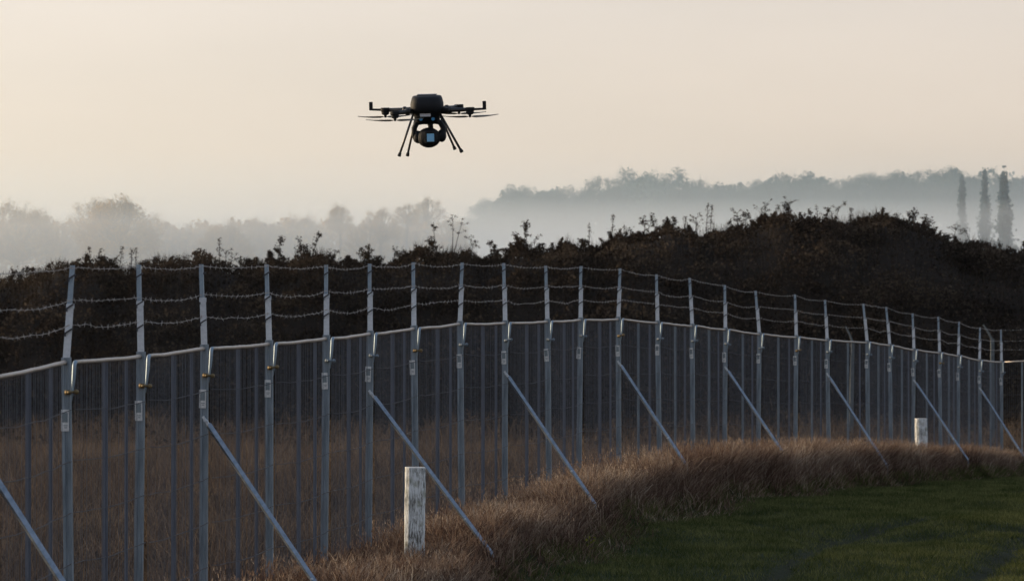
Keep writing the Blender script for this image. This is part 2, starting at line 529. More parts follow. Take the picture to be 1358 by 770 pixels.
for q in range(2): mbl.box((-.0022, -.004, -.032 - .013 * q), (.002, .026 - .008 * q, .005), mi=1)
plate_me = mbl.mesh('label_plate', [M['label_w'], M['label_g']])
mbc = MB()
mbc.tube([(0, -.034, 0), (0, .034, 0)], .009, 8)
mbc.ball((0, -.040, 0), .017, 10, 6); mbc.box((0, .014, 0), (.030, .034, .030)); mbc.tube([(-.03, 0, 0), (-.006, 0, 0)], .012, 8)
clamp_me = mbc.mesh('clamp', M['brass'], True)
clamp2_me = clamp_me.copy(); clamp2_me.materials[0] = M['galv_dull']

arm_tip = []
strand_pts = [[], [], []]
for k in range(NT):
    t, nn = tang[k], nor[k]
    rz = math.atan2(t.y, t.x)
    o = bpy.data.objects.new('post', post_me); o.location = posts[k]; o.rotation_euler = (R(random.uniform(-.7, .7)), R(random.uniform(-.5, .5)), rz)
    link(o); fpart(o)
    L = ARM * (1 + random.uniform(-.02, .02))
    dpx = (XT[k] - XB[k]) / F * posts[k].y if k < NP else 0.0
    # lean mostly across the fence, as the photograph shows it sideways
    dn = -dpx / max(nn.x, .5)
    arm = bpy.data.objects.new('barb_arm', arm_mesh(L, random.uniform(-.02, .02), dn)); link(arm, o)
    for q, h in enumerate((.36, .62, .93)):
        hk = bpy.data.objects.new('wire_hook', hook_me); hk.location = (-.006, dn * h, L * h - .03); link(hk, o)
        w = posts[k] + nn * (-dn * h + .004) - t * .008 + Vector((0, 0, L * h + (.03 if h > .9 else .01) * 1))
        strand_pts[2 - q].append(w)
    pl = bpy.data.objects.new('label_plate', plate_me)
    pl.location = (-.0245, .010 + random.uniform(-.006, .006), -.36 + random.uniform(-.025, .025)); pl.rotation_euler = (R(random.uniform(-3, 3)), 0, R(random.uniform(-4, 4))); link(pl, o)
    cl = bpy.data.objects.new('clamp', clamp_me if k < 5 or k % 5 == 2 else clamp2_me)
    cl.location = (-.028, -.030, -.20 + random.uniform(-.015, .015)); cl.rotation_euler = (R(random.uniform(-15, 15)), 0, 0); link(cl, o)

# panels between the posts: bent tube frame, uprights, wire mesh; shingled past each other
for k in range(NT - 1):
    t = Vector((posts[k+1].x - posts[k].x, posts[k+1].y - posts[k].y, 0)); span = t.length; t.normalize(); nn = Vector((t.y, -t.x, 0))
    A = posts[k] + t * .05 + nn * .038 - Vector((0, 0, .009))
    B = posts[k+1] - t * .012 - nn * .002 - Vector((0, 0, .011))
    u = (B - A)
    # top rail, and the bent corner tube that runs down to the clamp
    mb = MB()
    rr = .034
    pts = [A + t * rr]
    for a_ in range(1, 8):
        f_ = a_ / 8
        pts.append(A + u * f_ + Vector((0, 0, -.006 * math.sin(math.pi * f_) + random.uniform(-.003, .003))))
    pts.append(B)
    mb.tube(pts, .0135, 8)
    pan = mb.build('panel_rail', M['rail'], None, smooth=True); fpart(pan)
    mb = MB()
    pts = [A - Vector((0, 0, .25)) - nn * .020, A - Vector((0, 0, .18)) - nn * .012, A - Vector((0, 0, .09)) - nn * .003]
    for a_ in range(0, 6):
        an = R(90 * a_ / 5)
        pts.append(A + t * rr * (1 - math.cos(an)) + Vector((0, 0, -rr + rr * math.sin(an))))
    mb.tube(pts, [.006, .009, .013] + [.0135] * (len(pts) - 3), 8); mb.build('corner_tube', M['galv_blue'], pan, smooth=True)
    # uprights behind the mesh
    for f_, w_, off in (((.52, .034, -.035), (.87, .024, -.045)) if k < NP - 1 else ((.18, .03, -.035), (.52, .034, -.035))):
        c = A + u * f_
        mb = MB()
        bot = Vector((c.x, c.y, c.z - PH - .2)); top = c - Vector((0, 0, .02))
        rs = []
        for z in (bot, top):
            z = z + nn * off
            rs.append([z + t * .012 + nn * w_ / 2, z + t * .012 + nn * w_ * .2, z - t * .006 + nn * w_ * .12, z - t * .006 - nn * w_ * .12, z + t * .012 - nn * w_ * .2, z + t * .012 - nn * w_ / 2, z + t * .022 - nn * w_ / 2, z + t * .022 + nn * w_ / 2])
        mb.rings(rs); mb.build('upright', M['galv_dark'] if f_ > .6 or k < 12 else M['galv_dull'], pan)
    # wire mesh: vertical and horizontal wires
    mb = MB()
    nw = int(span / .040)
    for q in range(1, nw):
        f_ = (q + random.uniform(-.22, .22)) / nw
        c = A + u * f_ - nn * .012
        r_ = random.choice((.0010, .0011, .0012, .0014))
        lean = random.uniform(-.004, .004)
        a_ = c - Vector((0, 0, PH - .02)); b_ = c - Vector((0, 0, .01))
        rs = []
        for z in (a_, b_):
            rs.append([z + nn * r_ * 1.2, z + t * r_ - nn * r_, z - t * r_ - nn * r_])
        mb.rings(rs, caps=False)
    for hz in (.30, .62, .94, 1.26, 1.58):
        pts = []
        for q in range(9):
            f_ = q / 8
            pts.append(A + u * f_ + nn * (.004 + .034 * f_) - Vector((0, 0, hz + .02 * math.sin(math.pi * f_) + random.uniform(-.006, .006))))
        mb.tube(pts, .0034, 4, caps=False, mi=1)
    wm = mb.build('wire_mesh', [M['wire'], M['hook']], pan); wm['kind'] = 'stuff'

# braces
br = {0: None, 3: (420, 770), 6: (648, 728), 9: (780, 655), 12: (902, 604), 15: (1029, 586), 18: (1170, 608), 21: (1277, 600), 24: (1362, 612)}
for k, foot in br.items():
    t, nn = tang[k], nor[k]
    A = posts[k] + nn * .036 - t * .02 - Vector((0, 0, .56))
    if foot is None: off = .95
    elif k == 3: off = 1.0
    else:
        off = (foot[0] - XB[k]) / F * posts[k].y / max(.6, nn.x)
    q = posts[k] + nn * off
    zq = float(ground_z(np.array([q.x]), np.array([q.y]))[0])
    T_ = Vector((q.x, q.y, zq)) if foot is None or k == 3 else P(foot[0], foot[1], q.y)
    Bp = A.copy(); st_ = (T_ - A).normalized() * .02
    reach = (T_ - A).length + (.6 if foot is None or k == 3 else .13)
    for _ in range(150):                       # run on along its slope until the foot meets the ground or its anchor pin
        if (Bp - A).length > reach: break
        Bp = Bp + st_
        if Bp.z < float(ground_z(np.array([Bp.x]), np.array([Bp.y]))[0]) + .05: break
    mb = MB(); mb.tube([A, A + (Bp - A) * .5 + Vector((0, 0, -.004)), Bp], .0245, 4, ph=0.12)
    d_ = (Bp - A).normalized()
    bo = mb.build('brace', M['brace'], None, bevel=.004); fpart(bo)
    mb = MB(); mb.tube([A - d_ * .035 - t * .03, A - d_ * .035 + t * .03], .011, 8); mb.box(A - d_ * .02, (.02, .02, .10), d_.to_track_quat('Z', 'Y').to_matrix())
    mb.build('brace_bracket', M['galv'], bo)
    mb = MB(); c = A + d_ * ((T_ - A).length * .80); mb.tube([c - t * .05, c + t * .03], .009, 8); mb.build('bolt', M['galv'], bo)
    mb = MB(); mb.tube([Bp + Vector((0, 0, .02)), Vector((Bp.x, Bp.y, min(Bp.z - .05, zq - .3)))], .010, 6); mb.build('anchor_pin', M['galv_dull'], bo)

# barbed wire strands
for s_ in range(3):
    mb = MB(); bb = MB()
    line = []
    for k in range(NT - 1):
        a, c = strand_pts[s_][k], strand_pts[s_][k + 1]
        sag = random.uniform(.012, .034) if s_ == 0 else random.uniform(.004, .045)
        kink = random.uniform(.2, .8); ka = random.uniform(-.02, .02) * (1 if s_ == 2 else .5)
        for q in range(14):
            f_ = q / 14
            p = a + (c - a) * f_ - Vector((0, 0, sag * 4 * f_ * (1 - f_) + ka * math.exp(-((f_ - kink) / .1) ** 2) + random.uniform(-.003, .003)))
            line.append(p)
    line.append(strand_pts[s_][-1])
    mb.tube(line, .0015, 5)
    st = mb.build('barbed_wire', M['barb'], None); fpart(st)
    acc = 0.0
    for a, c in zip(line[:-1], line[1:]):
        L = (c - a).length; dd = (c - a) / L
        while acc < L:
            p = a + dd * acc
            for _ in range(2):
                v = Vector(rand_unit(1)[0]); v = (v - dd * v.dot(dd)).normalized() + dd * random.uniform(-.5, .5)
                v = v.normalized() * random.uniform(.017, .025)
                w = dd.cross(v).normalized() * .0032
                bb.add([p - v, p + w, p + v, p - w], [(0, 1, 2, 3)])
                w2 = dd * .0032
                bb.add([p - v, p + w2, p + v, p - w2], [(0, 1, 2, 3)])
            bb.tube([p - dd * .008, p + dd * .008], .0040, 5, caps=False)
            acc += .15
        acc -= L
    bo = bb.build('barbs', M['barb'], st); bo['kind'] = 'stuff'

# ------------------------------------------------------------------ old cranked posts behind the far end of the fence
M['old_post'] = surf('old grey concrete', (.07,.085,.09), (.14,.155,.16), 15, .85, bump=.3)
def cranked(x, ytop, D, armdir, label, lean=0.0):
    zb = float(ground_z(np.array([P(x, 0, D).x]), np.array([D]))[0])
    top = P(x, ytop, D)
    r_ = empty('cranked_post', (top.x, top.y, zb)); H = top.z - zb
    props(r_, label, 'post', 'old cranked posts behind the fence')
    mb = MB(); rs = []
    for z, w in ((-.3, .05), (0, .05), (H - .1, .038), (H, .036)):
        rs.append([Vector((sx * w + lean * z / H, sy * w, z)) for sx, sy in ((-1,-1),(1,-1),(1,1),(-1,1))])
    mb.rings(rs); mb.build('post_shaft', M['old_post'], r_, bevel=.008)
    for a_ in armdir:
        mb = MB(); mb.tube([(lean, 0, H - .03), (lean + a_[0] * .5, 0, H + a_[1] * .5), (lean + a_[0], .01, H + a_[1])], [.034, .028, .022], 4)
        mb.build('cranked_arm', M['old_post'], r_)
cranked(1316, 449, 80, [(-.19, .30)], 'old grey cranked post standing behind the fence near its far right corner')
cranked(1128, 452, 84, [(-.16, .33)], 'dull leaning cranked post half hidden behind the mesh, left of the right white stake', .05)

# ------------------------------------------------------------------ white timber stakes on the verge
def stake_mat():
    m, n, l, out = new_mat('flaking white paint on timber')
    b = n.new('ShaderNodeBsdfPrincipled'); b.inputs['Roughness'].default_value = .85
    tc = n.new('ShaderNodeTexCoord'); mp = n.new('ShaderNodeMapping'); mp.inputs['Scale'].default_value = (1, 1, .16); mp.inputs['Rotation'].default_value = (0, R(7), 0)
    l.new(tc.outputs['Object'], mp.inputs['Vector'])
    a = n.new('ShaderNodeTexNoise'); a.inputs['Scale'].default_value = 85; a.inputs['Detail'].default_value = 8; a.inputs['Roughness'].default_value = .75; a.inputs['Distortion'].default_value = .6
    l.new(mp.outputs[0], a.inputs['Vector'])
    c = n.new('ShaderNodeTexNoise'); c.inputs['Scale'].default_value = 5; c.inputs['Detail'].default_value = 4
    l.new(tc.outputs['Object'], c.inputs['Vector'])
    ad = n.new('ShaderNodeMath'); ad.operation = 'MULTIPLY_ADD'; ad.inputs[1].default_value = .35; l.new(c.outputs['Fac'], ad.inputs[0]); l.new(a.outputs['Fac'], ad.inputs[2])
    rp = ramp(n, [(.56, (.09,.085,.075)), (.625, (.36,.365,.35)), (.72, (.70,.72,.72))]); l.new(ad.outputs[0], rp.inputs['Fac'])
    al = n.new('ShaderNodeTexNoise'); al.inputs['Scale'].default_value = 9; l.new(tc.outputs['Object'], al.inputs['Vector'])
    ar = ramp(n, [(.56, (0, 0, 0)), (.72, (.6, .6, .6))]); l.new(al.outputs['Fac'], ar.inputs['Fac'])
    mx = n.new('ShaderNodeMix'); mx.data_type = 'RGBA'; l.new(ar.outputs[0], mx.inputs[0]); l.new(rp.outputs[0], mx.inputs[6]); mx.inputs[7].default_value = (.17,.17,.08,1)
    l.new(mx.outputs[2], b.inputs['Base Color'])
    bp = n.new('ShaderNodeBump'); bp.inputs['Strength'].default_value = .7; bp.inputs['Distance'].default_value = .006; l.new(a.outputs['Fac'], bp.inputs['Height']); l.new(bp.outputs[0], b.inputs['Normal'])
    l.new(b.outputs[0], out.inputs['Surface'])
    return m
M['stake'] = stake_mat()
M['stake_top'] = surf('stake end grain', (.5,.49,.46), (.68,.66,.62), 60, .9)
def stake(x, ytop, D, w, rz, label, seed, tilt):
    r0 = random.Random(seed)
    c = P(x, ytop, D)
    zb = float(ground_z(np.array([c.x]), np.array([D]))[0])
    H = c.z - zb
    r_ = empty('timber_stake', (c.x, c.y, zb), rz); r_.rotation_euler = (0, R(tilt), rz)
    props(r_, label, 'stake', 'white timber stakes on the verge')
    mb = MB(); rs = []
    nz = 14
    for i in range(nz + 1):
        z = -.35 + (H + .35) * i / nz
        ring = []
        for a_ in range(16):
            an = 2 * math.pi * (a_ + .5) / 16
            ca, sa = math.cos(an), math.sin(an)
            k = 1 / (abs(ca) ** 9 + abs(sa) ** 9) ** (1 / 9)
            j = 1 + r0.uniform(-.022, .022) - (.03 if (i > nz - 3 and a_ in (9, 10)) else 0)
            ring.append(Vector((ca * k * w / 2 * j, sa * k * w / 2 * j, z)))
        rs.append(ring)
    mb.rings(rs, caps=False)
    mb.build('shaft', M['stake'], r_)
    mb = MB(); last_ = rs[-1]
    mb.rings([last_, [Vector((p.x * .96, p.y * .96, p.z + .008)) for p in last_]], caps=True)
    mb.build('end_face', M['stake_top'], r_)
stake(549.5, 620, 31.9, .170, R(4), 'tall weathered white timber stake with flaking paint, nearest the camera', 3, .6)
stake(1222, 555, 61.6, .180, R(8), 'short clean white timber stake far right beside the diagonal braces', 5, -.8)

# ------------------------------------------------------------------ grass
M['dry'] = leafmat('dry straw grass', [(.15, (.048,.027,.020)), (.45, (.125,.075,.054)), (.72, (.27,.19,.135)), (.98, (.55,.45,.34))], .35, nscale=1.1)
M['field'] = leafmat('rank brown grass', [(.15, (.044,.031,.024)), (.5, (.10,.072,.052)), (.9, (.20,.152,.108))], .3, nscale=.8)
M['lawn'] = leafmat('lawn grass', [(.15, (.028,.040,.013)), (.5, (.072,.084,.027)), (.95, (.21,.20,.08))], .3, nscale=1.7)

def scatter(n, y0, y1, d0, d1, power=1.0):
    """random ground points between lateral offsets d0..d1 of the fence"""
    Y = y0 + (y1 - y0) * rng.uniform(0, 1, n) ** power
    d = rng.uniform(0, 1, n) * (d1(Y) - d0(Y)) + d0(Y)
    sl = (fence_x(Y + 1.5) - fence_x(Y - 1.5)) / 3.0
    X = fence_x(Y) + d * np.sqrt(1 + sl * sl)
    return X, Y, d

def stuff(name, parts, mat, label, cat):
    V = []; Fs = []; Rn = []; o_ = 0
    for v, f, r_ in parts:
        V.append(v); Fs.append(f + o_); Rn.append(r_); o_ += len(v)
    o = bpy.data.objects.new(name, np_mesh(name, np.concatenate(V), np.concatenate(Fs), mat, {'rnd': np.concatenate(Rn)}))
    link(o); props(o, label, cat, kind='stuff'); return o

# verge: tall arching straw on the lawn side of the fence
parts = []
X, Y, d = scatter(150000, 22, 71.5, lambda Y: 0 * Y - .25, lambda Y: border(Y) + .12, .9)
o_ = rng.normal(0, 1, len(d)) * (.05 + .12 * sstep(.6, 1.0, d / border(Y))); d = d + o_; X = X + o_
clump = .5 + .5 * np.sin(X * 3.1 + np.sin(Y * 1.3) * 2) * np.sin(Y * 1.7 + X)
clump2 = .5 + .5 * np.sin(X * 7.3 + Y * 5.1) * np.sin(Y * 4.3 - X * 6.1)
bell = np.clip(1 - np.abs((d - .60 * border(Y)) / (1.0 * border(Y))), 0, 1)
tall = (.58 + .60 * sstep(35, 47, Y)) * (1 - .22 * sstep(56, 61, Y)) * (1 - .6 * sstep(66, 70, Y))
h = (.13 + .30 * bell ** .7 * tall) * rng.uniform(.45, 1.2, len(X)) * (.72 + .35 * clump + .2 * clump2) * (1 - .62 * sstep(.72, 1.2, d / border(Y)))
keep = rng.uniform(0, 1, len(X)) < (.45 + .55 * sstep(-.25, .3, d)) * (.55 + .45 * clump2)
X, Y, h, d = X[keep], Y[keep], h[keep], d[keep]
B = np.stack([X, Y, ground_z(X, Y) - .02], 1)
ang = rng.normal(-.5, 1.5, len(X)) + 1.6 * np.sin(X * 2.3 + Y * 1.9)
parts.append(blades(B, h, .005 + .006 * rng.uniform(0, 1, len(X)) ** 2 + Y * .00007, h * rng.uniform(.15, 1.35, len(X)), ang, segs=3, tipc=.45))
# tall thin seed stems, some with a loose head
X, Y, d = scatter(20000, 22, 71.5, lambda Y: 0 * Y - .2, lambda Y: border(Y) - .05, .9)
h = (.28 + .26 * rng.uniform(0, 1, len(X))) * (.55 + .5 * sstep(35, 47, Y)) * (1 - .25 * sstep(56, 61, Y)) * (1 - .5 * sstep(66, 70, Y))
ln = h * rng.uniform(.05, .5, len(X)); an_ = rng.uniform(0, 6.28, len(X))
B = np.stack([X, Y, ground_z(X, Y)], 1)
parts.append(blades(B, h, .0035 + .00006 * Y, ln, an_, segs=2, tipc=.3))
sel = rng.uniform(0, 1, len(X)) < .35
tipp = B[sel] + np.stack([np.cos(an_[sel]) * ln[sel], np.sin(an_[sel]) * ln[sel], h[sel] * .82], 1)
hd = np.repeat(tipp, 3, 0) + rng.normal(0, .018, (len(tipp) * 3, 3))
v_, f_, r_ = blades(hd, rng.uniform(.02, .05, len(hd)), np.full(len(hd), .009), rng.uniform(0, .03, len(hd)), segs=1)
parts.append((v_, f_, r_ * .4 + .6))
stuff('verge_grass', parts, M['dry'], 'tall dry reddish brown grass along the foot of the fence', 'grass')

# rank grass field behind the fence up to the mound
parts = []
nF = 150000
Y = 22 + 76 * rng.uniform(0, 1, nF) ** .8
xl = -.136 * Y - 1.5; xr = np.minimum(fence_x(Y) - .2, .136 * Y + 2)
X = xl + (xr - xl) * rng.uniform(0, 1, nF)
clump = .5 + .5 * np.sin(X * 2.1 + np.sin(Y * .9) * 2) * np.sin(Y * 1.1 + X * .7)
h = (.26 + .30 * clump) * rng.uniform(.5, 1.2, nF)
h = h * (1 + .5 * sstep(70, 92, Y))
Zf = np.maximum(ground_z(X, Y), np.where(Y > 90, mound_z(X, Y), -9))
kp = rng.uniform(0, 1, nF) > sstep(58, 98, Y + 3.5 * np.sin(X * .8) + 3 * np.sin(X * .37 + 1)) * .97
X, Y, h, Zf = X[kp], Y[kp], h[kp], Zf[kp]; nF = len(X)
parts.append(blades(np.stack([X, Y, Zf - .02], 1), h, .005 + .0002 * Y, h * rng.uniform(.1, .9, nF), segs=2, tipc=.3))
stuff('field_grass', parts, M['field'], 'brown rank grass field behind the fence before the mound', 'grass')

# lawn
parts = []
X, Y, d = scatter(430000, 27, 72, lambda Y: border(Y) - .22, lambda Y: np.maximum(border(Y) + .5, (.137 * Y + .8) - fence_x(Y)), .8)
mud = rut(X, Y)
keep = rng.uniform(0, 1, len(X)) > mud * .45
X, Y, mud, d = X[keep], Y[keep], mud[keep], d[keep]
tuft = (.5 + .5 * np.sin(X * 5.1 + np.sin(Y * 2.7) * 2) * np.sin(Y * 3.9 + X * 1.7)) ** 2
h = (.030 + .035 * rng.uniform(0, 1, len(X)) + .06 * tuft * rng.uniform(0, 1, len(X))) * (1 - .4 * mud) * (1 + 1.3 * np.exp(-((d - border(Y)) / .14) ** 2))
parts.append(blades(np.stack([X, Y, ground_z(X, Y) - .004], 1), h, .005 + .0001 * Y, h * rng.uniform(.2, 1.1, len(X)), segs=1))
stuff('lawn_grass', parts, M['lawn'], 'short dark green mown lawn with wheel ruts at lower right', 'lawn')

# ------------------------------------------------------------------ scrub on the mound
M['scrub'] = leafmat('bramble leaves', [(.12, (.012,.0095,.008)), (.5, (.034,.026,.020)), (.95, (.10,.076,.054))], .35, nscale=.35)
M['stems'] = leafmat('dead stems', [(.2, (.016,.012,.009)), (.6, (.035,.026,.019)), (.95, (.10,.078,.055))], .3, nscale=.3)
cb = []; tone = []
for _ in range(620):
    bx_ = rng.uniform(-24, 24); by_ = 89 + 19.5 * rng.uniform() ** .9
    rb = rng.uniform(.35, 1.15) * (1 - .5 * float(sstep(102, 107, np.array(by_)))); m_ = int(430 * rb)
    v_ = rand_unit(m_); v_[:, 2] = np.abs(v_[:, 2]); rad_ = rng.uniform(.55, 1.06, m_) ** .5
    q_ = v_ * rad_[:, None] * np.array([rb, rb, rb * .62]) * (1 + .18 * np.sin(v_[:, :1] * 5 + bx_) * np.sin(v_[:, 1:2] * 6))
    xx, yy = bx_ + q_[:, 0], by_ + q_[:, 1]
    cb.append(np.stack([xx, yy, np.maximum(mound_z(xx, yy), np.where(yy < 92, ground_z(xx, yy), -9)) * .5 + .5 * float(max(mound_z(np.array([bx_]), np.array([by_]))[0], -.6)) + q_[:, 2]], 1))
    tone.append(np.full(m_, rng.uniform(-.4, .5)))
for _ in range(170):
    by_ = 92 - 26 * rng.uniform() ** 1.6; bx_ = rng.uniform(-.137 * by_ - 1, min(.137 * by_ + 1, float(fence_x(by_)) - .8))
    rb = rng.uniform(.2, .55); m_ = int(300 * rb)
    v_ = rand_unit(m_); v_[:, 2] = np.abs(v_[:, 2])
    q_ = v_ * rng.uniform(.4, 1.1, m_)[:, None] * np.array([rb * 1.3, rb * 1.3, rb])
    xx, yy = bx_ + q_[:, 0], by_ + q_[:, 1]
    cb.append(np.stack([xx, yy, ground_z(xx, yy) + q_[:, 2]], 1)); tone.append(np.full(m_, rng.uniform(-.2, .5)))
nS = 90000
X = rng.uniform(-24, 24, nS); Y = 91.5 + 18.5 * rng.uniform(0, 1, nS) ** .85
cb.append(np.stack([X, Y, mound_z(X, Y) + .3 * rng.uniform(0, 1, nS)], 1)); tone.append(np.zeros(nS))
cb = np.concatenate(cb); tone = np.concatenate(tone); nS = len(cb)
V, Fl = leaf_quads(cb, .05 + .09 * rng.uniform(0, 1, nS) ** 2, .65)
lf = (V, Fl, np.repeat(rng.uniform(0, 1, nS) + tone, 4))
# ragged leafy tufts along the crest
cc = []
for _ in range(260):
    cx = rng.uniform(-22, 22); cy = MY + rng.uniform(-1.6, .6); hh = .12 + .5 * rng.uniform() ** 2.2; ww = rng.uniform(.08, .32)
    m_ = int(60 + 260 * hh * ww / .1)
    f_ = rng.uniform(0, 1, m_)
    px_ = cx + rng.normal(0, 1, m_) * ww * (1 - .75 * f_) * .6 + .15 * (f_ ** 2) * rng.normal(); py_ = cy + rng.normal(0, 1, m_) * ww * .5
    cc.append(np.stack([px_, py_, mound_z(px_, py_) + hh * f_], 1))
cc = np.concatenate(cc)
V2, F2 = leaf_quads(cc, .04 + .07 * rng.uniform(0, 1, len(cc)) ** 2, .6)
lf2 = (V2, F2, np.repeat(rng.uniform(0, 1, len(cc)), 4))
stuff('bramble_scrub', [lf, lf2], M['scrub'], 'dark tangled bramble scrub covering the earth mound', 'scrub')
nS = 26000
X = rng.uniform(-24, 24, nS); Y = 92 + 18 * rng.uniform(0, 1, nS) ** .6
h = rng.uniform(.2, .62, nS) * (.6 + .5 * np.sin(X * .8) ** 2)
stuff('dead_stems', [blades(np.stack([X, Y, mound_z(X, Y)], 1), h, np.full(nS, .018), h * rng.uniform(.05, .5, nS), segs=2)], M['stems'],
      'thin dead stems standing among the brambles on the mound', 'stems')

# single weeds standing up against the mist along the crest
M['weed'] = surf('dark weed stem', (.014,.012,.008), (.03,.025,.016), 30, .9)
def weed(x, ytop, ybase, kind, seed):
    r0 = random.Random(seed)
    D = MY - .5 + r0.uniform(-.8, .8)
    tp, bs = P(x, ytop, D), P(x, ybase, D)
    zb = min(float(mound_z(np.array([bs.x]), np.array([D]))[0]), bs.z) - .05
    H = tp.z - zb
    o = empty('weed_plant', (bs.x, D, zb))
    st = MB(); lv = []
    nst = {'spire': 1, 'dock': 1, 'bushy': 4, 'umbel': 2, 'sapling': 3}[kind]
    for s_ in range(nst):
        bx = r0.uniform(-.06, .06) * nst; lean = r0.uniform(-.10, .10) * H + bx
        hh = H * (1 if s_ == 0 else r0.uniform(.55, .9))
        pts = [Vector((bx * f_ + (lean) * f_ ** 1.5, r0.uniform(-.02, .02), hh * f_)) for f_ in (0, .3, .6, .85, 1)]
        st.tube(pts, [.014, .012, .010, .007, .004], 5)
        def onstem(f_):
            i = min(int(f_ * 4), 3); return pts[i].lerp(pts[i + 1], f_ * 4 - i)
        if kind in ('spire', 'dock'):
            for q in range(80 if kind == 'spire' else 60):
                f_ = r0.uniform(.30, 1.0); p = onstem(f_)
                w = .055 * (1.15 - f_) + .012
                lv.append((p.x + r0.gauss(0, w), p.y + r0.gauss(0, w), p.z + r0.gauss(0, .02), r0.uniform(.03, .065)))
        if kind == 'umbel':
            for q in range(6):
                f_ = r0.uniform(.55, 1.0); p = onstem(f_); e = p + Vector((r0.uniform(-.2, .2), r0.uniform(-.1, .1), r0.uniform(.05, .16)))
                st.tube([p, e], [.006, .003], 4, caps=False)
                for _ in range(14): lv.append((e.x + r0.gauss(0, .028), e.y + r0.gauss(0, .028), e.z + r0.gauss(0, .016), r0.uniform(.025, .05)))
        if kind in ('bushy', 'sapling'):
            for q in range(9):
                f_ = r0.uniform(.2, 1.0); p = onstem(f_); e = p + Vector((r0.uniform(-.24, .24) * (1.2 - f_), r0.uniform(-.15, .15), r0.uniform(.02, .16)))
                st.tube([p, e], [.006, .003], 4, caps=False)
                for _ in range(13 if kind == 'bushy' else 16):
                    c = p.lerp(e, r0.uniform(.3, 1.1)); lv.append((c.x + r0.gauss(0, .035), c.y + r0.gauss(0, .035), c.z + r0.gauss(0, .035), r0.uniform(.04, .085)))
    st.build('stem', M['weed'], o)
    a = np.array(lv)
    V, Fl = leaf_quads(a[:, :3], a[:, 3], .6, .3)
    me = np_mesh('leaves', V, Fl, M['scrub'], {'rnd': np.repeat(rng.uniform(0, 1, len(a)), 4)})
    link(bpy.data.objects.new('foliage', me), o)
    return o
ORD = ['zeroth', 'first', 'second', 'third', 'fourth', 'fifth', 'sixth', 'seventh', 'eighth', 'ninth', 'tenth', 'eleventh', 'twelfth', 'thirteenth', 'fourteenth', 'fifteenth',
       'sixteenth', 'seventeenth', 'eighteenth', 'nineteenth', 'twentieth', 'twenty-first', 'twenty-second', 'twenty-third', 'twenty-fourth', 'twenty-fifth', 'twenty-sixth',
       'twenty-seventh', 'twenty-eighth', 'twenty-ninth', 'thirtieth', 'thirty-first', 'thirty-second', 'thirty-third', 'thirty-fourth', 'thirty-fifth', 'thirty-sixth',
       'thirty-seventh', 'thirty-eighth', 'thirty-ninth', 'fortieth', 'forty-first', 'forty-second', 'forty-third', 'forty-fourth', 'forty-fifth']
KW = {'spire': 'slim dark seed spire', 'dock': 'dark dead dock stalk', 'bushy': 'dark bushy weed', 'umbel': 'branching seed-headed weed', 'sapling': 'dark leafy sapling'}
weeds = [(35, 352, 378, 'bushy'), (65, 350, 374, 'spire'), (119, 327, 364, 'spire'), (132, 331, 364, 'bushy'), (157, 327, 362, 'spire'), (174, 329, 362, 'spire'), (180, 328, 362, 'dock'),
         (203, 346, 361, 'bushy'), (236, 344, 360, 'umbel'), (291, 316, 360, 'spire'), (300, 333, 360, 'umbel'), (335, 345, 360, 'bushy'), (366, 318, 360, 'sapling'), (409, 312, 358, 'sapling'), (422, 332, 358, 'bushy'),
         (450, 336, 357, 'umbel'), (486, 328, 356, 'sapling'), (500, 336, 356, 'bushy'), (540, 335, 353, 'bushy'), (563, 330, 352, 'sapling'), (580, 298, 350, 'sapling'), (600, 290, 349, 'umbel'), (624, 316, 347, 'umbel'), (668, 322, 346, 'bushy'),
         (699, 296, 346, 'sapling'), (712, 318, 346, 'umbel'), (781, 297, 335, 'dock'), (811, 284, 328, 'spire'), (838, 305, 326, 'bushy'), (852, 291, 324, 'umbel'), (873, 289, 322, 'bushy'), (888, 294, 320, 'sapling'), (908, 287, 319, 'dock'),
         (922, 288, 319, 'umbel'), (937, 270, 318, 'dock'), (942, 271, 318, 'spire'), (978, 282, 313, 'umbel'), (990, 283, 310, 'bushy'), (1014, 271, 307, 'umbel'), (1044, 265, 304, 'umbel'), (1060, 272, 302, 'bushy'), (1086, 272, 300, 'dock'),
         (1108, 275, 300, 'umbel'), (1128, 276, 302, 'spire'), (1152, 281, 305, 'dock'), (1178, 289, 308, 'sapling'), (1207, 281, 310, 'sapling'), (1236, 289, 317, 'umbel'), (1262, 304, 326, 'umbel'), (1290, 308, 338, 'umbel'), (1310, 327, 346, 'bushy'), (1330, 331, 351, 'spire')]
kc = {}; kt = {}
for w_ in weeds: kt[w_[3]] = kt.get(w_[3], 0) + 1
for i, (x, yt, yb, kd) in enumerate(weeds):
    kc[kd] = kc.get(kd, 0) + 1
    o = weed(x, yt, yb, kd, 100 + i)
    props(o, '%s on the mound crest, %s of its kind from the left' % (KW[kd], ORD[kc[kd]]), 'weed', 'weeds on the mound crest')

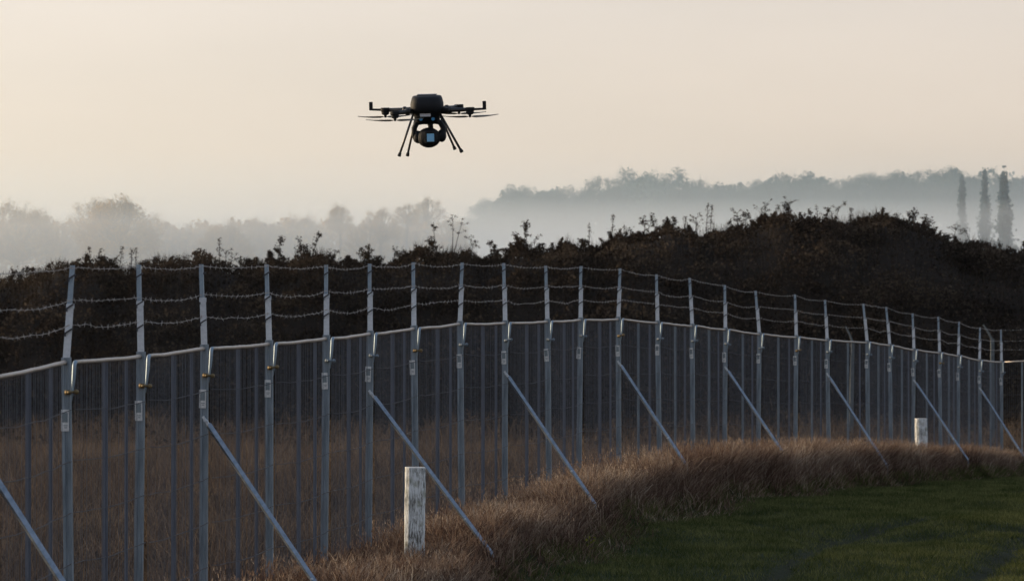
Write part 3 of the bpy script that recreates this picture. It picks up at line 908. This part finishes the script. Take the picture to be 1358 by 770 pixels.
# a yellowing weed at the edge of the lawn
M['yellow'] = leafmat('yellowing leaves', [(.2, (.12,.13,.02)), (.6, (.22,.21,.03)), (.95, (.34,.30,.05))], .35, nscale=3)
wx, wy = lawn_point(782, 737)
yw = empty('yellow_weed', (wx, wy, float(ground_z(np.array([wx]), np.array([wy]))[0])))
props(yw, 'small yellowing weed at the ragged edge between lawn and dry grass', 'weed')
mb = MB()
for q in range(3): mb.tube([(0, 0, -.03), (.012 * (q - 1), .01, .05), (.03 * (q - 1), -.01, .11 + .02 * q)], [.004, .003, .002], 5)
mb.build('stem', M['weed'], yw)
C_ = np.array([[.03 * (q % 3 - 1) * (.4 + .2 * (q // 3)) + rng.normal(0, .012), rng.normal(0, .015), .05 + .025 * (q // 3) + rng.normal(0, .012)] for q in range(15)])
V_, F_ = leaf_quads(C_, rng.uniform(.03, .055, 15), .55)
link(bpy.data.objects.new('foliage', np_mesh('foliage', V_, F_, M['yellow'], {'rnd': np.repeat(rng.uniform(0, 1, 15), 4)})), yw)

# ------------------------------------------------------------------ trees in the mist
M['leaf_warm'] = leafmat('thin autumn leaves', [(.2, (.14,.078,.020)), (.55, (.30,.175,.045)), (.9, (.50,.31,.08))], .65, nscale=.3)
M['leaf_cool'] = leafmat('dull green leaves with mist blue', [(.2, (.025,.040,.038)), (.55, (.042,.062,.058)), (.9, (.070,.092,.080))], .4, nscale=.3)  # blue of the misty air is put into the leaf colour
M['leaf_pop'] = leafmat('poplar leaves with mist blue', [(.2, (.035,.075,.085)), (.55, (.055,.105,.12)), (.9, (.085,.14,.15))], .3, nscale=.3)  # leaf colour shifted blue to stand in for haze over the poplars
def tree_meshes(kind, seed, leaf_m, leaf=.21):
    """unit tree about 10 m tall: limbs and a crown of leaf clumps and twigs"""
    r0 = np.random.default_rng(seed)
    tr = MB(); C = []; tw = []
    H = 10.0
    if kind == 'poplar':
        tr.tube([(0, 0, -.5), (.03, .02, 3), (-.02, 0, 6), (0, 0, 9.6)], [.22, .17, .10, .03], 6)
        for i in range(170):
            z = .8 + 8.3 * r0.uniform() ** .9
            f = min(z + .9, 10.0) / H
            rad = .78 * np.interp(f, [0, .3, .45, .6, .8, .93, 1.0], [.2, .5, .95, 1.0, .55, .18, .0]) * r0.uniform(.4, 1.0)
            a = r0.uniform(0, 2*np.pi); e = Vector((rad*np.cos(a), rad*np.sin(a), min(z + .9, 10.0)))
            tr.tube([(0, 0, z), e], [.03, .008], 3, caps=False)
            for _ in range(40):
                q = r0.uniform(.2, 1.05); p = np.array([e.x*q, e.y*q, z + (e.z - z) * q]) + r0.normal(0, 1, 3) * (.07, .07, .18); C.append(p)
    else:
        wide = {'dome': 4.6, 'wide': 5.6, 'airy': 4.0, 'tall': 3.3}[kind]
        tr.tube([(0, 0, -.5), (.1, .05, 1.6), (-.05, .1, 3.6), (0, 0, 6.2)], [.38, .30, .22, .10], 7)
        nb = {'dome': 130, 'wide': 140, 'airy': 90, 'tall': 80}[kind]
        for i in range(nb):
            a = r0.uniform(0, 2*np.pi); ph = np.arcsin(r0.uniform(-.35, 1.0)); rr = r0.uniform(.55, 1.0) ** .5
            bump = 1 + .10 * np.sin(3 * a + seed) + .07 * np.sin(5 * a + 2 * seed + ph * 3)
            e = np.array([wide*bump*rr*np.cos(ph)*np.cos(a), wide*bump*rr*np.cos(ph)*np.sin(a), 4.6 + 5.2*bump*.92*rr*np.sin(ph)])
            z0 = min(1.8 + 3.6 * r0.uniform(), e[2] - .3); s_ = np.array([0, 0, z0]); mid = s_ * .45 + e * .55 + np.array([0, 0, -.25]) + r0.normal(0, .2, 3)
            tr.tube([s_, mid, e], [.10, .05, .015], 4, caps=False)
            for _ in range(9):
                q = r0.uniform(.5, 1.0); b_ = mid * (1 - q) + e * q; v = (e - s_); v = v / np.linalg.norm(v) * r0.uniform(.3, .9) + r0.normal(0, .45, 3) + np.array([0, 0, .25]); tw.append((b_, b_ + v))
            cl = r0.uniform(.45, .85) * (1.0 if kind != 'airy' else .75)
            nl = int({'dome': 190, 'wide': 190, 'airy': 60, 'tall': 150}[kind] * r0.uniform(.25, 1.3))
            g_ = r0.normal(0, 1, (nl, 3)); g_ *= (r0.uniform(0, 1, (nl, 1)) ** .4) / np.linalg.norm(g_, axis=1, keepdims=True)
            C += list(e + g_ * cl * 1.7 * np.array([1, 1, .8]))
        for b_, e in tw: tr.tube([b_, e], [.022, .006], 3, caps=False)
    C = np.array(C)
    V, Fl = leaf_quads(C, leaf * rng.uniform(.5, 1.25, len(C)), .7)
    w = np.percentile(C[:, 0], 98.5) - np.percentile(C[:, 0], 1.5)
    return tr.mesh('limbs', M['bark']), np_mesh('crown', V, Fl, leaf_m, {'rnd': np.repeat(rng.uniform(0, 1, len(C)), 4)}), w, np.percentile(C[:, 2], 99.7)
TM = {}
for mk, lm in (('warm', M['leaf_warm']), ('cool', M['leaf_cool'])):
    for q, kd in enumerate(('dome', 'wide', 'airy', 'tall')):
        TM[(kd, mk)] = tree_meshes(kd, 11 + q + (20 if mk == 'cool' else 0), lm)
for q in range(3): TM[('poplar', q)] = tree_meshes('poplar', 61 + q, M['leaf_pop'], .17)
def bole(h, r_):
    mb = MB(); mb.tube([(0, 0, -.5), (.04 * h, .02 * h, h * .35), (-.01 * h, .02 * h, h * .7), (0, 0, h)], [r_ * 1.5, r_, r_ * .8, r_ * .55], 8); return mb.mesh('trunk', M['bark'], True)
def tree(key, x, ytop, wpx, D, label, group, cat='tree'):
    tp = P(x, ytop, D); zb = -1.0
    limbs, crown, cw, ct = TM[key]
    o = empty('poplar_tree' if key[0] == 'poplar' else 'broadleaf_tree', (tp.x, D, zb))
    H = tp.z - zb; w = wpx / F * D / cw
    props(o, label, cat, group)
    if key[0] == 'poplar': sz, z0 = H / ct, 0.0
    else: sz, z0 = w * random.uniform(.95, 1.1), 0.0
    if key[0] != 'poplar': z0 = H - ct * sz
    link(bpy.data.objects.new('trunk', bole(max(z0 + 4.5 * sz, 2.0), .32 * w + .06)), o)
    a = random.uniform(0, 6.28)
    for nm, me in (('limbs', limbs), ('crown', crown)):
        c = link(bpy.data.objects.new(nm, me), o); c.location = (0, 0, z0); c.scale = (w, w, sz); c.rotation_euler = (0, 0, a)
    return o
left = [(-70, 285, 95, 'dome'), (22, 270, 118, 'wide'), (80, 292, 60, 'airy'), (124, 264, 72, 'airy'), (158, 263, 100, 'dome'), (200, 286, 70, 'tall'), (245, 298, 70, 'airy'), (300, 296, 70, 'dome'), (345, 290, 70, 'wide'),
        (400, 287, 75, 'dome'), (452, 271, 34, 'tall'), (488, 292, 60, 'airy'), (505, 276, 50, 'airy'), (540, 270, 34, 'airy'), (568, 262, 46, 'airy'), (525, 295, 80, 'dome'), (597, 288, 48, 'tall')]
for i, (x, yt, w, kd) in enumerate(left):
    nm = {'dome': 'round-crowned', 'wide': 'broad spreading', 'airy': 'thin airy', 'tall': 'narrow upright'}[kd]
    tree((kd, 'warm'), x, yt, w, 262 + random.uniform(-12, 12), '%s tree fading in the pale mist, %s from the left of the left treeline' % (nm, ORD[i + 1]), 'trees of the left misty treeline')
right = [(648, 266, 62, 'dome'), (694, 247, 95, 'wide'), (745, 250, 80, 'dome'), (797, 235, 66, 'airy'), (866, 227, 150, 'wide'), (926, 239, 80, 'airy'), (962, 247, 70, 'dome'), (1005, 240, 80, 'wide'), (1064, 231, 120, 'wide'), (1110, 238, 60, 'airy'),
         (1146, 231, 70, 'dome'), (1187, 229, 66, 'dome'), (1228, 226, 70, 'airy'), (1264, 225, 85, 'dome'), (1318, 233, 95, 'airy'), (1380, 232, 90, 'dome'), (1450, 236, 100, 'wide')]
for i, (x, yt, w, kd) in enumerate(right):
    nm = {'dome': 'round-crowned', 'wide': 'broad spreading', 'airy': 'thin airy', 'tall': 'narrow upright'}[kd]
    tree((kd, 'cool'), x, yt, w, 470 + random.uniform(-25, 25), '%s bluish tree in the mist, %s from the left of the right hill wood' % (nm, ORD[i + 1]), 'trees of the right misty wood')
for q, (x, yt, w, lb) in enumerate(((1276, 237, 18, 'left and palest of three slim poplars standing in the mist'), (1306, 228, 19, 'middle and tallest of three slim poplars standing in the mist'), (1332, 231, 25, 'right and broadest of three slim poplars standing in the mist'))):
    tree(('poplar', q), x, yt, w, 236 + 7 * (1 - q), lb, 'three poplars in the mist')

# continuous woodland below the single crowns
def wood(name, prof_, D, depth, nl, leaf, mat, label):
    xs = rng.uniform(prof_[0][0], prof_[-1][0], nl)
    Dd = D + rng.uniform(-depth, depth, nl)
    yt = np.interp(xs, [p[0] for p in prof_], [p[1] for p in prof_]) + 6 * np.sin(xs * .11) + 4 * np.sin(xs * .27 + 1) + 3 * np.sin(xs * .6 + Dd)
    X = (xs - 679) / F * D
    zt = ZC + (HOR - yt) / F * D
    Z = -.8 + (zt + .8) * (1 - rng.uniform(0, 1, nl) ** 1.6 * .95)
    V, Fl = leaf_quads(np.stack([X, Dd, Z], 1), leaf * rng.uniform(.5, 1.3, nl), .7)
    stuff(name, [(V, Fl, np.repeat(rng.uniform(0, 1, nl), 4))], mat, label, 'wood')
wood('misty_thicket', [(-320, 300), (0, 302), (100, 304), (240, 306), (320, 302), (470, 302), (560, 303), (600, 312), (618, 330), (640, 360)], 274, 8, 60000, .36, M['leaf_warm'], 'low misty thicket under the left treeline')
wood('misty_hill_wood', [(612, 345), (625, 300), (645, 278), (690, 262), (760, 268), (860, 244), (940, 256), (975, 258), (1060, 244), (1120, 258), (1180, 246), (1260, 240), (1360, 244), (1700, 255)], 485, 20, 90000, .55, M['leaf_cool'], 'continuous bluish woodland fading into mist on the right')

# ------------------------------------------------------------------ drone
DD = 27.0
dc = P(567, 165, DD)
dr = empty('quadcopter_drone', dc)
dr.rotation_euler = (R(5), R(-1.5), 0)
props(dr, 'black four-rotor camera drone hovering above the fence against the pale sky', 'drone')
U = 1 / 185.0
def dpt(x, y, yy=0.0): return Vector(((x - 567) * U, yy, (165 - y) * U))
def se_ring(cx, cy, z, wx, wy, n=28, e=4.5):
    out_ = []
    for j in range(n):
        a = 2*math.pi*j/n; ca, sa = math.cos(a), math.sin(a)
        k = 1 / (abs(ca)**e + abs(sa)**e) ** (1/e)
        out_.append(Vector((cx + ca*k*wx, cy + sa*k*wy, z)))
    return out_
mb = MB()
rs = []
for y, w, d_ in ((162, 13, .10), (160, 16, .13), (154, 17.5, .16), (150, 18.5, .18), (148.5, 20.5, .20), (143, 21.8, .215), (137, 21.8, .215), (131, 20.3, .205), (128, 19.2, .19), (127, 17.8, .17), (126.6, 14, .14)):
    rs.append(se_ring(0, 0, (165 - y) * U, w * U, d_))
mb.rings(rs)
body = mb.build('body', M['drone_black'], dr, smooth=True)
mb = MB(); mb.box(dpt(565, 151.5, -.183), (14 * U, .006, 4 * U)); mb.build('label_plate', M['drone_label'], body, bevel=.001)
mb = MB(); mb.box((0, .02, (165 - 126.2) * U), (26 * U, .22, .012)); mb.build('battery_lid', M['drone_carbon'], body, bevel=.004)
for sx in (-1, 1):
    mb = MB(); mb.tube([dpt(567 + sx * 8, 157, -.155), dpt(567 + sx * 8, 157, -.168)], .012, 10); mb.build('vision_sensor', M['lens_dark'], body)
RM = .38
motors = [('front_left', 234, 149, True, False), ('front_right', 324, 147, False, True), ('rear_right', 54, 145.5, False, False), ('rear_left', 144, 147, False, True)]
pang = {'front_left': 3, 'front_right': 10, 'rear_right': -16, 'rear_left': 16}
for nm, a_, yy, _, tipped in motors:
    a = R(a_); ex = Vector((math.cos(a) * RM, math.sin(a) * RM, (165 - yy + 1.5) * U))
    s_ = Vector((math.copysign(.095, ex.x), math.copysign(.13, ex.y), (165 - 146) * U))
    mb = MB()
    mid = s_.lerp(ex, .45)
    mb.tube([s_, mid, ex + (ex - s_).normalized() * .03], [.024, .017, .013], 10)
    mb.tube([s_.lerp(ex, .3), s_.lerp(ex, .36)], .026, 10)
    arm = mb.build('arm', M['drone_carbon'], dr, smooth=True)
    if tipped:
        tip = Vector((math.copysign(.412, ex.x), ex.y * 1.25, ex.z + .004))
        mb = MB(); mb.tube([ex, tip], [.010, .008], 8); mb.box(tip + Vector((0, 0, .024)), (.026, .026, .062)); mb.build('antenna', M['drone_black'], arm, bevel=.004)
    mb = MB()
    z0 = ex.z
    prof_ = [(.008, .012), (.03, .016), (.034, .012), (.034, -.006), (.028, -.014), (.028, -.026), (.022, -.034), (.010, -.038), (.010, -.052), (.005, -.056)]
    mb.rings([[ex + Vector((r_ * math.cos(2*math.pi*j/16), r_ * math.sin(2*math.pi*j/16), dz)) for j in range(16)] for r_, dz in prof_[::-1]])
    mo_ = mb.build('motor', M['drone_black'], dr)
    hub = ex + Vector((0, 0, -.050))
    for sgn in (0, 180):
        pa = R(pang[nm] + sgn)
        mb = MB(); rs = []
        for f_, ch, tw_ in ((.06, .014, 26), (.18, .036, 24), (.45, .044, 17), (.75, .032, 12), (.95, .016, 9), (1.0, .005, 8)):
            c = hub + Vector((math.cos(pa), math.sin(pa), .05 * f_ * f_)) * (.205 * f_)
            w = Vector((-math.sin(pa), math.cos(pa), 0)); tz = R(tw_)
            cv = w * math.cos(tz) + Vector((0, 0, math.sin(tz))); nv = w * -math.sin(tz) + Vector((0, 0, math.cos(tz)))
            rs.append([c - cv * ch * .5, c - cv * ch * .1 - nv * .0022, c + cv * ch * .5, c + nv * .0028])
        mb.rings(rs); mb.build('propeller_blade', M['prop'], mo_)
for (x0, y0, x1, y1, yy0, yy1) in ((549, 150, 529.5, 203, -.10, -.16), (552, 152, 539, 205, .08, .10), (584, 150, 611, 200, -.10, -.16), (583, 152, 601.5, 198, .08, .10)):
    mb = MB(); mb.tube([dpt(x0, y0, yy0), dpt(x1, y1, yy1)], .0085, 8); lg = mb.build('landing_leg', M['drone_carbon'], dr, smooth=True)
    a, c = dpt(x0, y0, yy0), dpt(x1, y1, yy1); v = (c - a).normalized()
    mb = MB(); mb.tube([c - v * .014, c + v * .005, c + v * .012], [.011, .014, .012], 8); mb.build('foot', M['foot'], lg)
# gimbal: fork, side pods, camera ball, window
gy_ = -.06
mb = MB()
pts = [dpt(553, 186, gy_), dpt(549.5, 178, gy_), dpt(549.5, 169, gy_), dpt(553, 162.5, gy_), dpt(560, 160, gy_), dpt(569, 159.5, gy_), dpt(578, 160, gy_), dpt(584, 162.5, gy_), dpt(587.5, 169, gy_), dpt(587.5, 178, gy_), dpt(585, 186, gy_)]
mb.tube(pts, [.022, .022, .020, .020, .024, .028, .024, .020, .020, .022, .022], 10)
fork = mb.build('gimbal_fork', M['drone_black'], dr, smooth=True)
mb = MB(); mb.tube([dpt(570, 160, gy_), dpt(572, 172, gy_)], [.022, .016], 10); mb.build('gimbal_neck', M['drone_black'], fork, smooth=True)
for x, y, s_ in ((554, 181, 1), (585.5, 180, 1)):
    mb = MB(); mb.ball(dpt(x, y, gy_), .040, 14, 8, sc3=(.85, 1, 1.15)); mb.build('pitch_motor', M['drone_black'], fork, smooth=True)
mb = MB(); mb.ball(dpt(568.5, 182, gy_ - .01), .074, 22, 14, sc3=(1.15, 1.0, .98)); mb.box(dpt(571, 181, gy_ - .072), (15 * U, .04, 15 * U))
camh = mb.build('camera_head', M['drone_black'], dr, smooth=False, bevel=.003)
mb = MB(); mb.box(dpt(571, 181.5, gy_ - .095), (9.5 * U, .006, 10.5 * U)); win = mb.build('lens_window', M['lens'], camh, bevel=.001)
mb = MB(); mb.box(dpt(571, 181.5, gy_ - .0995), (1.6 * U, .003, 4.5 * U)); mb.build('lens_mark', M['lens_dark'], win) if False else None

# ------------------------------------------------------------------ air
def vol_box(name, lo, hi, color, dens, aniso, label):
    mb = MB(); mb.box([(a + c) / 2 for a, c in zip(lo, hi)], [c - a for a, c in zip(lo, hi)])
    m, n, l, out = new_mat(name)
    v = n.new('ShaderNodeVolumePrincipled')
    v.inputs['Color'].default_value = (*color, 1); v.inputs['Density'].default_value = dens; v.inputs['Anisotropy'].default_value = aniso
    l.new(v.outputs[0], out.inputs['Volume'])
    o = mb.build(name, m); props(o, label, 'haze', kind='stuff'); return o
vol_box('haze', (-1600, -320, -3.5), (1600, 2300, 34), (.93, .95, .98), .00003, .45, 'thin even haze filling the air of the whole scene')
vol_box('mist_bank', (-700, 205, -2.2), (700, 900, 9.5), (.995, .997, 1.0), .0125, .55, 'dense low bank of morning mist among the far trees')
vol_box('mist_layer', (-720, 203, -2.4), (720, 920, 12.0), (.92, .975, 1.0), .006, .55, 'softer upper layer of the mist among the far trees')
vol_box('mist_veil', (-800, 128, -2.6), (800, 1000, 28), (.70, .90, 1.0), .0011, .55, 'thin veil of mist rising behind the mound')
